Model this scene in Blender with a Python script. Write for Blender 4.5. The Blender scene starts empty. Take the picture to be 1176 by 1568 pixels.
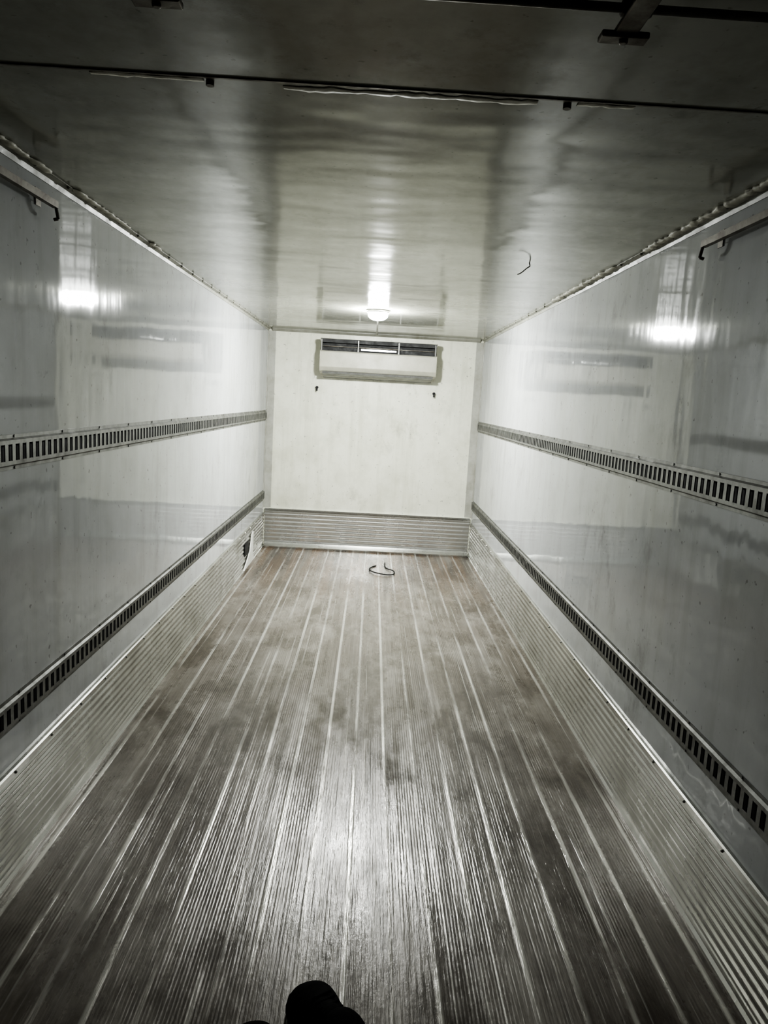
import bpy, bmesh, math, random
from mathutils import Vector, Matrix
random.seed(4)
S=bpy.context.scene
XL,XR=-1.23,1.23
ZF,ZC=0.0,2.525
YB,YR=8.64,-1.6
CAMZ=1.785
LAMP=(0.0,6.36)

# ---------------- helpers ----------------
def link(ob):
    S.collection.objects.link(ob); return ob
def mesh_ob(name,bm,mat=None,parent=None,smooth=False):
    bmesh.ops.recalc_face_normals(bm,faces=bm.faces[:])
    me=bpy.data.meshes.new(name); bm.to_mesh(me); bm.free()
    if smooth:
        for p in me.polygons: p.use_smooth=True
    ob=bpy.data.objects.new(name,me); link(ob)
    if mat: 
        for m in (mat if isinstance(mat,(list,tuple)) else [mat]): me.materials.append(m)
    if parent: ob.parent=parent
    return ob
def box(bm,x0,x1,y0,y1,z0,z1,mi=0):
    vs=[bm.verts.new(p) for p in [(x0,y0,z0),(x1,y0,z0),(x1,y1,z0),(x0,y1,z0),(x0,y0,z1),(x1,y0,z1),(x1,y1,z1),(x0,y1,z1)]]
    for f in [(0,3,2,1),(4,5,6,7),(0,1,5,4),(1,2,6,5),(2,3,7,6),(3,0,4,7)]:
        fc=bm.faces.new([vs[i] for i in f]); fc.material_index=mi
def prism(bm,prof,axis,a,b,mi=0,caps=True):
    def P(p,t): return (p[0],t,p[1]) if axis=='y' else (t,p[0],p[1])
    A=[bm.verts.new(P(p,a)) for p in prof]; B=[bm.verts.new(P(p,b)) for p in prof]
    n=len(prof)
    for i in range(n):
        j=(i+1)%n
        f=bm.faces.new([A[i],A[j],B[j],B[i]]); f.material_index=mi
    if caps:
        f=bm.faces.new(A[::-1]); f.material_index=mi
        f=bm.faces.new(B); f.material_index=mi
def cyl(bm,p0,p1,r,seg=10,mi=0):
    p0=Vector(p0);p1=Vector(p1);d=(p1-p0)
    q=Vector((0,0,1)).rotation_difference(d.normalized()).to_matrix().to_4x4()
    m=Matrix.Translation((p0+p1)/2)@q
    r_=bmesh.ops.create_cone(bm,cap_ends=True,segments=seg,radius1=r,radius2=r,depth=d.length,matrix=m)
    for v in r_['verts']:
        for f in v.link_faces: f.material_index=mi
def empty(name,loc=(0,0,0)):
    e=bpy.data.objects.new(name,None); e.empty_display_size=.1; link(e); return e
def bevel(ob,w=.004,s=2):
    m=ob.modifiers.new('bev','BEVEL'); m.width=w; m.segments=s; m.limit_method='ANGLE'

class N:
    def __init__(s,name):
        s.m=bpy.data.materials.new(name); s.m.use_nodes=True
        s.t=s.m.node_tree; s.b=s.t.nodes['Principled BSDF']
        s.co=s.t.nodes.new('ShaderNodeTexCoord').outputs['Object']
    def set(s,inp,v):
        if isinstance(v,bpy.types.NodeSocket): s.t.links.new(v,s.b.inputs[inp])
        else: s.b.inputs[inp].default_value=v if not (isinstance(v,tuple) and len(v)==3) else (*v,1)
        return s
    def math(s,op,a,b=0.0,c=None,clamp=False):
        n=s.t.nodes.new('ShaderNodeMath'); n.operation=op; n.use_clamp=clamp
        for i,v in enumerate([a,b]+([c] if c is not None else [])):
            if isinstance(v,bpy.types.NodeSocket): s.t.links.new(v,n.inputs[i])
            else: n.inputs[i].default_value=v
        return n.outputs[0]
    def scale(s,v,co=None):
        n=s.t.nodes.new('ShaderNodeMapping'); s.t.links.new(co or s.co,n.inputs[0]); n.inputs['Scale'].default_value=v
        return n.outputs[0]
    def noise(s,sc=(1,1,1),scale=1,detail=3,rough=.5,co=None):
        n=s.t.nodes.new('ShaderNodeTexNoise'); s.t.links.new(s.scale(sc,co),n.inputs['Vector'])
        n.inputs['Scale'].default_value=scale; n.inputs['Detail'].default_value=detail; n.inputs['Roughness'].default_value=rough
        return n.outputs[0]
    def ramp(s,fac,a,b,va=0.0,vb=1.0):
        n=s.t.nodes.new('ShaderNodeMapRange'); s.t.links.new(fac,n.inputs[0])
        n.inputs[1].default_value=a;n.inputs[2].default_value=b;n.inputs[3].default_value=va;n.inputs[4].default_value=vb
        return n.outputs[0]
    def mix(s,fac,a,b,mode='MIX'):
        n=s.t.nodes.new('ShaderNodeMix'); n.data_type='RGBA'; n.blend_type=mode
        for i,v in ((0,fac),(6,a),(7,b)):
            if isinstance(v,bpy.types.NodeSocket): s.t.links.new(v,n.inputs[i])
            else: n.inputs[i].default_value=v if i==0 else (*v,1)
        return n.outputs[2]
    def bump(s,h,dist=.01,strength=1,prev=None):
        n=s.t.nodes.new('ShaderNodeBump'); n.inputs['Strength'].default_value=strength; n.inputs['Distance'].default_value=dist
        s.t.links.new(h,n.inputs['Height'])
        if prev is not None: s.t.links.new(prev,n.inputs['Normal'])
        return n.outputs[0]
    def xyz(s):
        n=s.t.nodes.new('ShaderNodeSeparateXYZ'); s.t.links.new(s.co,n.inputs[0]); return n.outputs

def panel_mat(name,base,dirt,wave=(1,1,1),wd=.02,rough=.16,wave2=None,wd2=.004,damt=.5,samt=.35,sdir=(9,9,.7),ior=1.5):
    k=N(name)
    d=k.noise((1,1,1),3.0,6,.65)
    s2=k.noise(sdir,1.2,4,.6)
    spots=k.ramp(k.noise((1,1,1),38,2,.5),.69,.75)
    smear=k.math('MULTIPLY',k.ramp(k.noise((1,1,.6),6,6,.7),.54,.68),k.ramp(k.noise((1,1,1),1.1,2,.5),.43,.60))
    marks=k.math('MULTIPLY',k.ramp(k.noise((14,3,3),1.6,5,.75),.66,.72),k.ramp(k.noise((1,1,1),2.1,2,.5),.45,.6))
    c=k.mix(k.ramp(d,.45,.8,0,damt),base,dirt)
    c=k.mix(k.ramp(s2,.50,.8,0,samt),c,dirt)
    c=k.mix(k.math('MULTIPLY',smear,.40),c,tuple(v*.6 for v in dirt))
    c=k.mix(k.math('MULTIPLY',marks,.4),c,tuple(v*.45 for v in dirt))
    c=k.mix(k.math('MULTIPLY',spots,.5),c,(.12,.115,.10))
    k.set('Base Color',c)
    k.set('Roughness',k.ramp(d,.3,.8,rough*.8,rough*1.7))
    k.set('IOR',ior)
    b=k.bump(k.noise(wave,1,1.5,.45),wd)
    if wave2: b=k.bump(k.noise(wave2,1,1,.4),wd2,1,b)
    k.set('Normal',b)
    return k.m
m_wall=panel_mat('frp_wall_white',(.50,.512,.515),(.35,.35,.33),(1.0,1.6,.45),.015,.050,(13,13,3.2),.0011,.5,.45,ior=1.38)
m_back=panel_mat('frp_front_wall_cream',(.78,.78,.67),(.48,.48,.37),(1.5,1,1.2),.012,.3,(5,5,3),.002,.65,.55)
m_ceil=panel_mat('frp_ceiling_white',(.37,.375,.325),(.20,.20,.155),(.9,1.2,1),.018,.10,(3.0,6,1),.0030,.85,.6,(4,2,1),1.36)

def metal(name,col,rough=.35,met=1.0,dirt=(.12,.11,.10),dscale=8,damt=.6,bump=.0006,spec=.5,det=6):
    k=N(name)
    d=k.noise((1,1,1),dscale,det,.65)
    k.set('Base Color',k.mix(k.ramp(d,.4,.75,0,damt),col,dirt))
    k.set('Metallic',met)
    k.set('Roughness',k.ramp(d,.3,.8,rough*.8,min(1,rough*1.5)))
    if bump: k.set('Normal',k.bump(k.noise((1,1,1),60,3,.6),bump))
    k.set('Specular IOR Level',spec)
    return k.m
m_scuff=metal('aluminium_scuff',(.50,.50,.475),.25,.9,(.22,.21,.18),2.5,.75,0,.5,3)
m_scuffF=metal('aluminium_kick_plate',(.78,.78,.75),.27,.85,(.38,.37,.33),3,.6,0,.5,3)
m_track=metal('galvanised_track',(.23,.232,.22),.45,.7,(.095,.09,.078),12,.7)
m_dark=metal('dark_recess',(.010,.010,.010),.8,0,(.02,.018,.015),10,.5)
m_steel=metal('worn_steel',(.15,.14,.115),.45,.6,(.06,.042,.028),15,.8)
m_alu=metal('bright_aluminium',(.75,.76,.74),.22,.95,(.35,.35,.33),9,.5)
m_caulk=metal('old_caulk',(.52,.51,.43),.6,0,(.28,.27,.21),25,.7,.002)
m_trimw=metal('white_trim',(.46,.46,.42),.35,0,(.26,.25,.20),6,.8)
m_cove=metal('cove_trim_grey',(.32,.32,.28),.45,0,(.15,.145,.11),7,.8)
m_evap=metal('evaporator_cream',(.50,.49,.41),.38,0,(.30,.29,.23),4,.6)
m_black=metal('black_rubber',(.012,.012,.013),.6,0,(.03,.028,.025),20,.5)
m_slot=metal('dark_outlet',(.03,.03,.03),.6,0,(.02,.02,.02),20,.5)
m_boot=metal('black_leather',(.003,.003,.003),.9,0,(.005,.005,.005),20,.5,.001,.08)

# floor
k=N('worn_slatted_floor')
X,Y,Z=k.xyz()
P=.1465
fr=k.math('FRACT',k.math('ADD',k.math('DIVIDE',X,P),100.5))
bid=k.math('FLOOR',k.math('ADD',k.math('DIVIDE',X,P),100.0))
strip=k.math('SUBTRACT',1.0,k.math('MULTIPLY',k.math('ABSOLUTE',k.math('SUBTRACT',fr,.5)),2.0))
strip=k.ramp(strip,.84,.94)
fr2=k.math('FRACT',k.math('ADD',k.math('DIVIDE',X,P/3),100.5))
strip2=k.ramp(k.math('SUBTRACT',1.0,k.math('MULTIPLY',k.math('ABSOLUTE',k.math('SUBTRACT',fr2,.5)),2.0)),.80,.94)
ribs=k.math('SINE',k.math('MULTIPLY',X,2*math.pi/.0122))
wn=k.t.nodes.new('ShaderNodeTexWhiteNoise'); wn.noise_dimensions='1D'; k.t.links.new(bid,wn.inputs['W'])
streak=k.noise((32,1.0,1),1,6,.68)
streak2=k.noise((11,.5,1),1,5,.65)
blot=k.noise((1.8,1.2,1),1.4,7,.7)
blot2=k.noise((1.6,.7,1),2.4,6,.66)
fine=k.noise((1,.4,1),45,5,.75)
c=k.mix(k.ramp(streak,.36,.66),(.078,.067,.056),(.25,.226,.198))
c=k.mix(k.ramp(streak2,.38,.62,0,.7),c,(.135,.117,.10))
c=k.mix(k.ramp(blot,.46,.64,0,.65),c,(.33,.31,.28))
c=k.mix(k.ramp(blot2,.49,.64,0,.80),c,(.060,.049,.039))
c=k.mix(k.ramp(fine,.50,.78,0,.30),c,(.050,.043,.035))
farw=k.ramp(Y,6.2,8.4,0,.65)
c=k.mix(k.math('MULTIPLY',farw,k.ramp(streak2,.42,.60)),c,(.26,.16,.09))
c=k.mix(k.ramp(wn.outputs[0],0,1,0,.40),c,(.09,.075,.061))
smask=k.math('MULTIPLY',strip,k.ramp(k.noise((9,.6,1),1,5,.7),.40,.56,.0,1))
smask2=k.math('MULTIPLY',strip2,k.ramp(k.noise((26,.7,1),1,4,.65),.53,.64,.0,.55))
smask=k.math('MAXIMUM',smask,smask2)
c=k.mix(k.math('MULTIPLY',smask,.75),c,(.66,.65,.61))
k.set('Base Color',c)
k.set('Metallic',k.math('ADD',k.math('MULTIPLY',smask,.4),.12))
rr=k.ramp(k.math('ADD',k.math('MULTIPLY',blot2,.6),k.math('MULTIPLY',streak2,.4)),.38,.62,.38,.16)
k.set('Roughness',rr)
ribamp=k.math('MULTIPLY',ribs,k.ramp(k.noise((5,.8,1),1,3,.6),.42,.62,.1,1))
b=k.bump(ribamp,.00038)
b=k.bump(smask,.0014,1,b)
b=k.bump(k.noise((24,1.2,1),1,5,.65),.0045,1,b)
b=k.bump(fine,.0010,1,b)
k.set('Normal',b)
m_floor=k.m

m_em=bpy.data.materials.new('lamp_glow'); m_em.use_nodes=True
pb=m_em.node_tree.nodes['Principled BSDF']
pb.inputs['Base Color'].default_value=(.9,.9,.9,1)
pb.inputs['Emission Color'].default_value=(.975,1,.975,1); pb.inputs['Emission Strength'].default_value=2000

# ---------------- room shell ----------------
T=.08
bm=bmesh.new(); box(bm,XL-T,XR+T,YR-T,YB+T,-T,0); mesh_ob('floor',bm,m_floor)
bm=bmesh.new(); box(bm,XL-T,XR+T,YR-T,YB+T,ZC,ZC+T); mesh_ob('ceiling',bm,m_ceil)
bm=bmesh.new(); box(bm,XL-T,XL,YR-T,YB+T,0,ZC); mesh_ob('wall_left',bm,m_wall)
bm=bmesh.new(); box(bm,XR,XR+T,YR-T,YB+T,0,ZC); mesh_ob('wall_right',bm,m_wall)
bm=bmesh.new(); box(bm,XL,XR,YB,YB+T,0,ZC); mesh_ob('wall_front',bm,m_back)
bm=bmesh.new(); box(bm,XL,XR,YR-T,YR,0,ZC); mesh_ob('wall_rear',bm,metal('rear_wall_dark',(.03,.03,.028),.7,0,(.02,.02,.02)))

# ---------------- scuff plates ----------------
def scuff_prof(h=.41,base=.006,amp=.0070,n=9,z0=.035):
    pts=[(0,0),(.020,0),(.020,.008),(.012,.020),(base+.004,z0)]
    zt=h-.03; steps=n*8
    for i in range(1,steps):
        t=i/steps; z=z0+(zt-z0)*t
        pts.append((base+amp*(.5-.5*math.cos(2*math.pi*n*t)),z))
    pts+=[(base+.004,zt),(base+.013,zt+.004),(base+.013,h-.004),(base+.006,h),(0,h)]
    return pts
def side_scuff(name,side):
    bm=bmesh.new()
    pr=scuff_prof()
    pr=[(XL+p[0],p[1]) for p in pr] if side<0 else [(XR-p[0],p[1]) for p in pr]
    prism(bm,pr,'y',YR,YB)
    y=YR+.2
    while y<YB:
        xx=(XL+.019) if side<0 else (XR-.019)
        bmesh.ops.create_uvsphere(bm,u_segments=8,v_segments=5,radius=.006,matrix=Matrix.Translation((xx,y,.396)))
        y+=.3
    return mesh_ob(name,bm,m_scuff)
side_scuff('baseboard_left',-1); side_scuff('baseboard_right',1)
bm=bmesh.new()
pr=[(YB-p[0],p[1]) for p in scuff_prof(.44,n=8,amp=.0045)]
prism(bm,pr,'x',XL+.02,XR-.02)
mesh_ob('baseboard_front',bm,m_scuffF)
bm=bmesh.new()
prism(bm,[(YB-.025,.002),(YB-.085,.002),(YB-.085,.02),(YB-.05,.045),(YB-.025,.06)],'x',XL+.03,XR-.03)
box(bm,XL+.02,XR-.02,YB-.03,YB-.001,.44,.460)
mesh_ob('trim_1',bm,m_alu)

# ---------------- cargo tracks ----------------
def cargo_track(side,zc,y0,y1,pitch=.0508):
    bm=bmesh.new()
    w=XL if side<0 else XR; s=-side
    def X_(d): return w+s*d
    def bx(d0,d1,ya,yb,z0,z1,mi=0):
        a,b_=sorted((X_(d0),X_(d1))); box(bm,a,b_,ya,yb,z0,z1,mi)
    bx(.0005,.0025,y0,y1,zc-.034,zc+.034,1)
    for sg in (1,-1):
        pr=[(0.0005,.060),(.003,.060),(.003,.048),(.013,.042),(.013,.028),(.0105,.028),(.0005,.038)]
        pts=[(X_(p[0]),zc+sg*p[1]) for p in pr]
        prism(bm,pts,'y',y0,y1)
    n=int((y1-y0)/pitch)
    for i in range(n+1):
        yy=y0+i*pitch
        bx(.0095,.0132,yy,min(yy+pitch*.45,y1),zc-.031,zc+.031)
    for yy in [y0+.15+.4*i for i in range(int((y1-y0)/.4))]:
        for sg in (1,-1):
            a=X_(.001); b_=X_(.006)
            cyl(bm,(a,yy,zc+sg*.054),(b_,yy,zc+sg*.054),.005,8)
    return mesh_ob('cargo_track',bm,[m_track,m_dark])
for sd in (-1,1):
    cargo_track(sd,1.54,YR+.02,YB-.06)
    cargo_track(sd,.615,YR+.02,YB-.03)

# ---------------- trims ----------------
bm=bmesh.new()
for sd in (-1,1):
    w=XL if sd<0 else XR
    x=[w,w-sd*.085]; x.sort()
    box(bm,x[0],x[1],YB-.006,YB-.0005,.47,ZC-.03)
    x=[w,w-sd*.006]; x.sort()
    box(bm,x[0],x[1],YB-.07,YB-.006,.47,1.475)
    box(bm,x[0],x[1],YB-.07,YB-.006,1.605,ZC-.03)
o=mesh_ob('trim_2',bm,m_trimw); bevel(o,.002)
def cove(name,sd):
    w=XL if sd<0 else XR
    bm=bmesh.new()
    pts=[(w,ZC),(w-sd*.030,ZC),(w-sd*.030,ZC-.004),(w-sd*.008,ZC-.010),(w-sd*.004,ZC-.028),(w,ZC-.028)]
    prism(bm,pts,'y',YR,YB)
    y=YR+.1
    while y<YB:
        bmesh.ops.create_uvsphere(bm,u_segments=8,v_segments=5,radius=.007,matrix=Matrix.Translation((w-sd*.03,y,ZC-.008)))
        y+=.28
    return mesh_ob(name,bm,m_cove)
cove('trim_3',-1); cove('trim_4',1)
bm=bmesh.new(); prism(bm,[(YB,ZC),(YB-.04,ZC),(YB-.04,ZC-.006),(YB-.008,ZC-.03),(YB,ZC-.03)],'x',XL+.045,XR-.045)
mesh_ob('trim_5',bm,m_cove)

def caulk(name,pts,r,jit,seed,gap=0.0,fl=.55):
    rnd=random.Random(seed); bm=bmesh.new()
    for i in range(len(pts)-1):
        a=Vector(pts[i]);b_=Vector(pts[i+1]);L=(b_-a).length;n=int(L/.02)
        prev=None; on=True
        for j in range(n+1):
            if rnd.random()<.05: on=rnd.random()>gap
            p=a.lerp(b_,j/n)+Vector((rnd.uniform(-1,1)*jit,rnd.uniform(-1,1)*jit,0))
            rr=r*rnd.uniform(.55,1.3)*(1 if on else .12)
            ring=[]
            d=(b_-a).normalized(); side=d.cross(Vector((0,0,1))).normalized()
            for q in range(7):
                an=2*math.pi*q/7
                ring.append(bm.verts.new(p+side*math.cos(an)*rr*1.5+Vector((0,0,1))*math.sin(an)*rr*fl))
            if prev:
                for q in range(7): bm.faces.new([prev[q],prev[(q+1)%7],ring[(q+1)%7],ring[q]])
            prev=ring
    return mesh_ob(name,bm,m_caulk,smooth=True)
caulk('trim_6',[(XL+.034,YR+.1,ZC-.004),(XL+.034,4.6,ZC-.004)],.011,.003,1,.15)
caulk('trim_7',[(XR-.034,YR+.1,ZC-.004),(XR-.034,5.2,ZC-.004)],.013,.005,2,.15,.8)

# ceiling joint strip
bm=bmesh.new(); box(bm,XL+.05,XR-.05,1.900,1.907,ZC-.004,ZC-.0005)
for xx in (-.435,.435):
    cyl(bm,(xx,1.93,ZC-.012),(xx,1.93,ZC-.0005),.010,10)
mesh_ob('trim_8',bm,m_steel)
caulk('trim_9',[(-.72,1.926,ZC-.0008),(-.45,1.926,ZC-.0008)],.008,.003,7,.0,.15)
caulk('trim_10',[(-.26,1.940,ZC-.0008),(.36,1.935,ZC-.0008)],.010,.004,18,.1,.15)
caulk('trim_11',[(.46,1.926,ZC-.0008),(.60,1.926,ZC-.0008)],.008,.003,9,.0,.15)

# overhead bar with hinge brackets
YO=1.44
root=empty('overhead_door_bar')
bm=bmesh.new()
cyl(bm,(XL+.06,YO,ZC-.022),(XR-.06,YO,ZC-.022),.008,12)
mesh_ob('bar',bm,m_steel,root,True)
for i,(xx,ext) in enumerate(((-.435,.045),(.435,.065))):
    bm=bmesh.new()
    box(bm,xx-.045,xx+.045,YO-.11,YO-.04,ZC-.006,ZC-.0005)
    box(bm,xx-.022,xx+.022,YO-.11,YO+ext,ZC-.040,ZC-.030)
    box(bm,xx-.022,xx+.022,YO-.10,YO-.07,ZC-.032,ZC-.003)
    box(bm,xx-.045,xx+.045,YO+ext-.015,YO+ext+.018,ZC-.046,ZC-.034)
    cyl(bm,(xx-.028,YO,ZC-.022),(xx+.028,YO,ZC-.022),.014,12)
    cyl(bm,(xx,YO+ext,ZC-.052),(xx,YO+ext,ZC-.03),.009,8)
    o=mesh_ob(f'bracket_{i+1}',bm,m_steel,root); bevel(o,.003)

def door_track(sd):
    w=XL if sd<0 else XR
    root=empty('door_track')
    z=ZC-.105; y0=YR+.05; y1=2.84
    bm=bmesh.new()
    pr=[(w-sd*.03,z+.012),(w-sd*.050,z+.012),(w-sd*.050,z-.012),(w-sd*.03,z-.012),(w-sd*.03,z-.008),(w-sd*.046,z-.008),(w-sd*.046,z+.008),(w-sd*.03,z+.008)]
    prism(bm,pr,'y',y0,y1)
    mesh_ob('channel',bm,m_steel,root)
    bm=bmesh.new()
    cyl(bm,(w-sd*.043,y1-.01,z),(w-sd*.043,y1+.012,z-.045),.006,8)
    cyl(bm,(w-sd*.043,y1+.012,z-.045),(w-sd*.028,y1+.012,z-.049),.006,8)
    for yy in (y1-.06,1.9,1.0,0,-.9):
        x=sorted((w-sd*.0005,w-sd*.035)); box(bm,x[0],x[1],yy-.02,yy+.02,z+.004,z+.010)
        x=sorted((w-sd*.0005,w-sd*.004)); box(bm,x[0],x[1],yy-.02,yy+.02,z-.02,z+.04)
    mesh_ob('stop_and_clips',bm,m_steel,root)
door_track(-1); door_track(1)

# ---------------- ceiling lamp ----------------
root=empty('ceiling_lamp')
bm=bmesh.new()
lx,ly=LAMP
def lathe(bm,prof,cx,cy,z,seg=32,sgn=-1):
    rings=[]
    for r,h in prof:
        if r<1e-5: rings.append([bm.verts.new((cx,cy,z+sgn*h))])
        else: rings.append([bm.verts.new((cx+r*math.cos(2*math.pi*i/seg),cy+r*math.sin(2*math.pi*i/seg),z+sgn*h)) for i in range(seg)])
    for a,b_ in zip(rings[:-1],rings[1:]):
        for i in range(seg):
            j=(i+1)%seg
            if len(a)==1: bm.faces.new([a[0],b_[i],b_[j]])
            elif len(b_)==1: bm.faces.new([a[i],a[j],b_[0]])
            else: bm.faces.new([a[i],a[j],b_[j],b_[i]])
lathe(bm,[(.0,0),(.100,0),(.100,.010),(.094,.016),(.092,.022),(.0,.022)],lx,ly,ZC-.0003); mesh_ob('base',bm,m_trimw,root)
bm=bmesh.new()
dome=[(.078,.0225),(.083,.030),(.083,.040),(.080,.052),(.071,.064),(.056,.074),(.036,.081),(.016,.084),(0,.085)]
lathe(bm,dome,lx,ly,ZC-.0003); mesh_ob('dome',bm,m_em,root,True)
bm=bmesh.new()
cyl(bm,(lx,ly+.098,ZC-.010),(lx,YB-.05,ZC-.010),.008,8); mesh_ob('conduit',bm,m_trimw,root,True)

# ---------------- evaporator ----------------
root=empty('evaporator_unit')
ex0,ex1=-.615,.675; ez0,ez1=2.00,2.43; ed=.28
yf=YB-ed
bm=bmesh.new()
prof=[(YB-.001,ez0+.02),(YB-.001,ez1),(yf+.05,ez1),(yf+.02,ez1-.01),(yf+.02,ez1-.025),(yf+.11,ez1-.025),(yf+.11,ez1-.135),(yf+.01,ez1-.135),(yf,ez1-.15),(yf+.005,ez0+.12),(yf+.035,ez0+.075),(yf+.10,ez0+.05),(yf+.13,ez0+.02)]
prism(bm,prof,'x',ex0,ex1)
o=mesh_ob('housing',bm,m_evap,root); bevel(o,.004)
bm=bmesh.new()
box(bm,ex0+.012,ex1-.012,yf+.098,yf+.108,ez1-.132,ez1-.028)
box(bm,ex0+.002,ex1-.002,yf+.012,yf+.024,ez1-.045,ez1-.006)
mesh_ob('outlet_slot',bm,m_slot,root)
bm=bmesh.new()
for xx in (ex0+.004,ex0+.41,ex0+.86,ex1-.022):
    box(bm,xx,xx+.014,yf+.008,yf+.09,ez1-.134,ez1-.012)
mesh_ob('outlet_dividers',bm,m_track,root)
bm=bmesh.new()
box(bm,ex0+.02,ex1-.02,yf+.06,yf+.066,ez1-.085,ez1-.080)
mesh_ob('louver',bm,m_steel,root)
bm=bmesh.new(); box(bm,ex0+.45,ex0+.84,yf+.03,yf+.045,ez1-.115,ez1-.098); mesh_ob('shiny_strip',bm,m_alu,root)
bm=bmesh.new()
prism(bm,[(YB-.02,ez0+.005),(yf-.005,ez0+.045),(yf-.012,ez0+.070),(yf+.0,ez0+.070),(yf+.006,ez0+.055),(YB-.02,ez0+.019)],'x',ex0+.03,ex1-.03)
mesh_ob('drip_tray',bm,m_track,root)
bm=bmesh.new()
for xx in (ex0-.004,ex1-.002):
    prism(bm,[(YB-.002,ez0+.03),(YB-.002,ez1+.004),(yf+.03,ez1+.004),(yf+.0,ez1-.03),(yf+.07,ez1-.06),(yf+.07,ez1-.10),(yf-.006,ez1-.14),(yf-.004,ez0+.12),(yf+.03,ez0+.07)],'x',xx,xx+.006)
mesh_ob('end_plates',bm,m_evap,root)
for xx in (-.655,.69):
    bm=bmesh.new()
    cyl(bm,(xx,YB-.001,1.89),(xx,YB-.045,1.89),.016,12)
    cyl(bm,(xx,YB-.040,1.89),(xx,YB-.046,1.85),.010,10)
    mesh_ob('drain_stub',bm,m_black,smooth=False)

def wire(name,pts,r,mat,cyc=False):
    cu=bpy.data.curves.new(name,'CURVE'); cu.dimensions='3D'; cu.bevel_depth=r; cu.bevel_resolution=2
    sp=cu.splines.new('NURBS'); sp.points.add(len(pts)-1)
    for i,p in enumerate(pts): sp.points[i].co=(*p,1)
    sp.use_endpoint_u=True; sp.order_u=3; sp.use_cyclic_u=cyc
    cu.materials.append(mat)
    return link(bpy.data.objects.new(name,cu))
wire('wire_hook',[(.765,3.95,ZC),(.77,3.94,ZC-.02),(.75,3.9,ZC-.03),(.72,3.92,ZC-.06),(.71,3.95,ZC-.06)],.003,m_steel)
wire('loose_wire',[(.12,7.85,.007),(.02,7.7,.008),(.10,7.45,.02),(.30,7.42,.008),(.32,7.6,.02),(.2,7.75,.007),(.22,8.0,.008)],.0065,m_black)

root=empty('wall_vent_plate')
bm=bmesh.new()
A=[(7.20,.030),(7.74,.030),(7.74,.34),(7.66,.32),(7.56,.16),(7.38,.09)]
vs0=[bm.verts.new((XL+.022,a,b_)) for a,b_ in A]; vs1=[bm.verts.new((XL+.034,a,b_)) for a,b_ in A]
bm.faces.new(vs0[::-1]); bm.faces.new(vs1)
for i in range(len(A)):
    j=(i+1)%len(A); bm.faces.new([vs0[i],vs0[j],vs1[j],vs1[i]])
mesh_ob('plate',bm,metal('plate_white',(.80,.80,.76),.4,0,(.6,.6,.55)),root)
bm=bmesh.new(); box(bm,XL+.014,XL+.020,7.30,7.52,.15,.28); mesh_ob('hole',bm,m_black,root)

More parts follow.
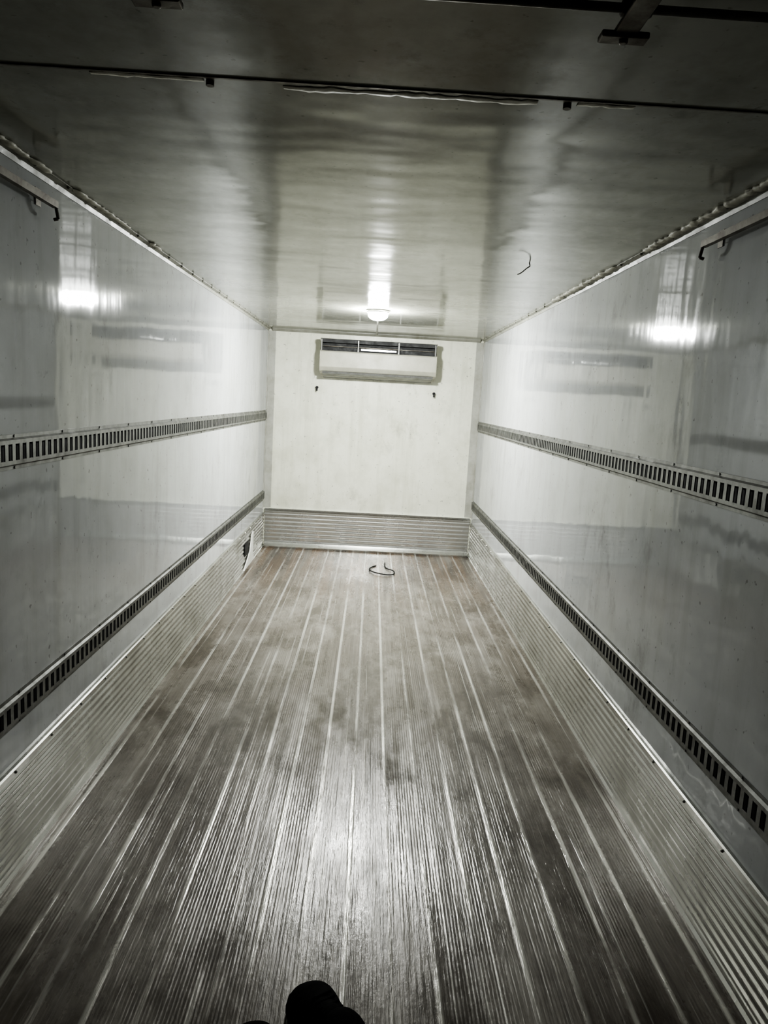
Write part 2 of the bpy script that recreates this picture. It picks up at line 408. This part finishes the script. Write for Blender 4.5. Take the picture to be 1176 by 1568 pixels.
# ---------------- work boots ----------------
def boot(loc,rot,sc=1.0):
    root=empty('work_boot')
    sec=[(-.145,.020,.055),(-.14,.033,.085),(-.11,.040,.12),(-.07,.042,.130),(-.03,.041,.125),(.01,.042,.108),(.05,.047,.090),(.09,.051,.074),(.12,.048,.064),(.14,.038,.052),(.152,.020,.038)]
    bm=bmesh.new(); prev=None; n=16
    for y,w,h in sec:
        ring=[]
        for i in range(n):
            a=2*math.pi*i/n
            ca,sa=math.cos(a),math.sin(a)
            x=w*math.copysign(abs(ca)**.75,ca); z=.018+(h-.018)*(.5+.5*math.copysign(abs(sa)**.8,sa))
            if sa>0: x*=1-.25*sa
            ring.append(bm.verts.new((x,y,z)))
        if prev:
            for i in range(n): bm.faces.new([prev[i],prev[(i+1)%n],ring[(i+1)%n],ring[i]])
        else: bm.faces.new(ring[::-1])
        prev=ring
    bm.faces.new(prev)
    up=mesh_ob('upper',bm,m_boot,root,True); up.modifiers.new('s','SUBSURF').levels=1; up.modifiers['s'].render_levels=2
    bm=bmesh.new(); prev=None
    for z,rx,ry,yy in [(.07,.036,.050,-.080),(.105,.038,.052,-.080),(.130,.038,.052,-.081),(.136,.034,.047,-.081),(.139,.020,.028,-.081),(.140,.004,.006,-.081)]:
        ring=[bm.verts.new((rx*math.cos(2*math.pi*i/20),yy+ry*math.sin(2*math.pi*i/20),z)) for i in range(20)]
        if prev:
            for i in range(20): bm.faces.new([prev[i],prev[(i+1)%20],ring[(i+1)%20],ring[i]])
        prev=ring
    bm.faces.new(prev)
    mesh_ob('ankle_cuff',bm,m_boot,root,True)
    bm=bmesh.new()
    out=[(-.15,.02),(-.14,.036),(-.10,.043),(-.03,.042),(.04,.048),(.09,.055),(.125,.052),(.148,.038),(.160,.018)]
    loop=[(w,y) for y,w in out]+[(-w,y) for y,w in out[::-1]]
    a=[bm.verts.new((x,y,0)) for x,y in loop]; b_=[bm.verts.new((x,y,.026)) for x,y in loop]
    bm.faces.new(a[::-1]); bm.faces.new(b_)
    for i in range(len(loop)):
        j=(i+1)%len(loop); bm.faces.new([a[i],a[j],b_[j],b_[i]])
    o=mesh_ob('sole',bm,m_boot,root); bevel(o,.004)
    for q in range(4):
        yy=.050-.022*q; zz=.088+.007*q
        bm=bmesh.new(); cyl(bm,(-.022,yy,zz+.002),(.022,yy+.006,zz+.002),.003,6); mesh_ob(f'lace_{q+1}',bm,m_boot,root)
    root.location=loc; root.rotation_euler=(0,0,rot); root.scale=(sc,sc,sc)
boot((-.030,1.790,.001),.42,1.35)
boot((-.215,1.66,.001),.15,1.2)

# ---------------- camera ----------------
f=1132.0
d=Vector((-16,172,-f)).normalized()
r=math.radians(3.0)
u=Vector((math.sin(r),math.cos(r),0)); u=(u-d*u.dot(d)).normalized()
x=d.cross(u)
M=Matrix((x,d,u))
cam=bpy.data.cameras.new('camera'); co=bpy.data.objects.new('camera',cam); link(co)
co.matrix_world=Matrix.Translation((0,0,CAMZ))@M.to_4x4()
cam.sensor_fit='VERTICAL'; cam.sensor_height=36; cam.lens=36*f/1568
cam.clip_start=.02
S.camera=co

w=bpy.data.worlds.new('world'); S.world=w; w.use_nodes=True
w.node_tree.nodes['Background'].inputs[0].default_value=(.01,.01,.01,1); w.node_tree.nodes['Background'].inputs[1].default_value=1
S.view_settings.view_transform='AgX'
try: S.view_settings.look='AgX - High Contrast'
except Exception as e: print(e)
S.view_settings.exposure=-0.3
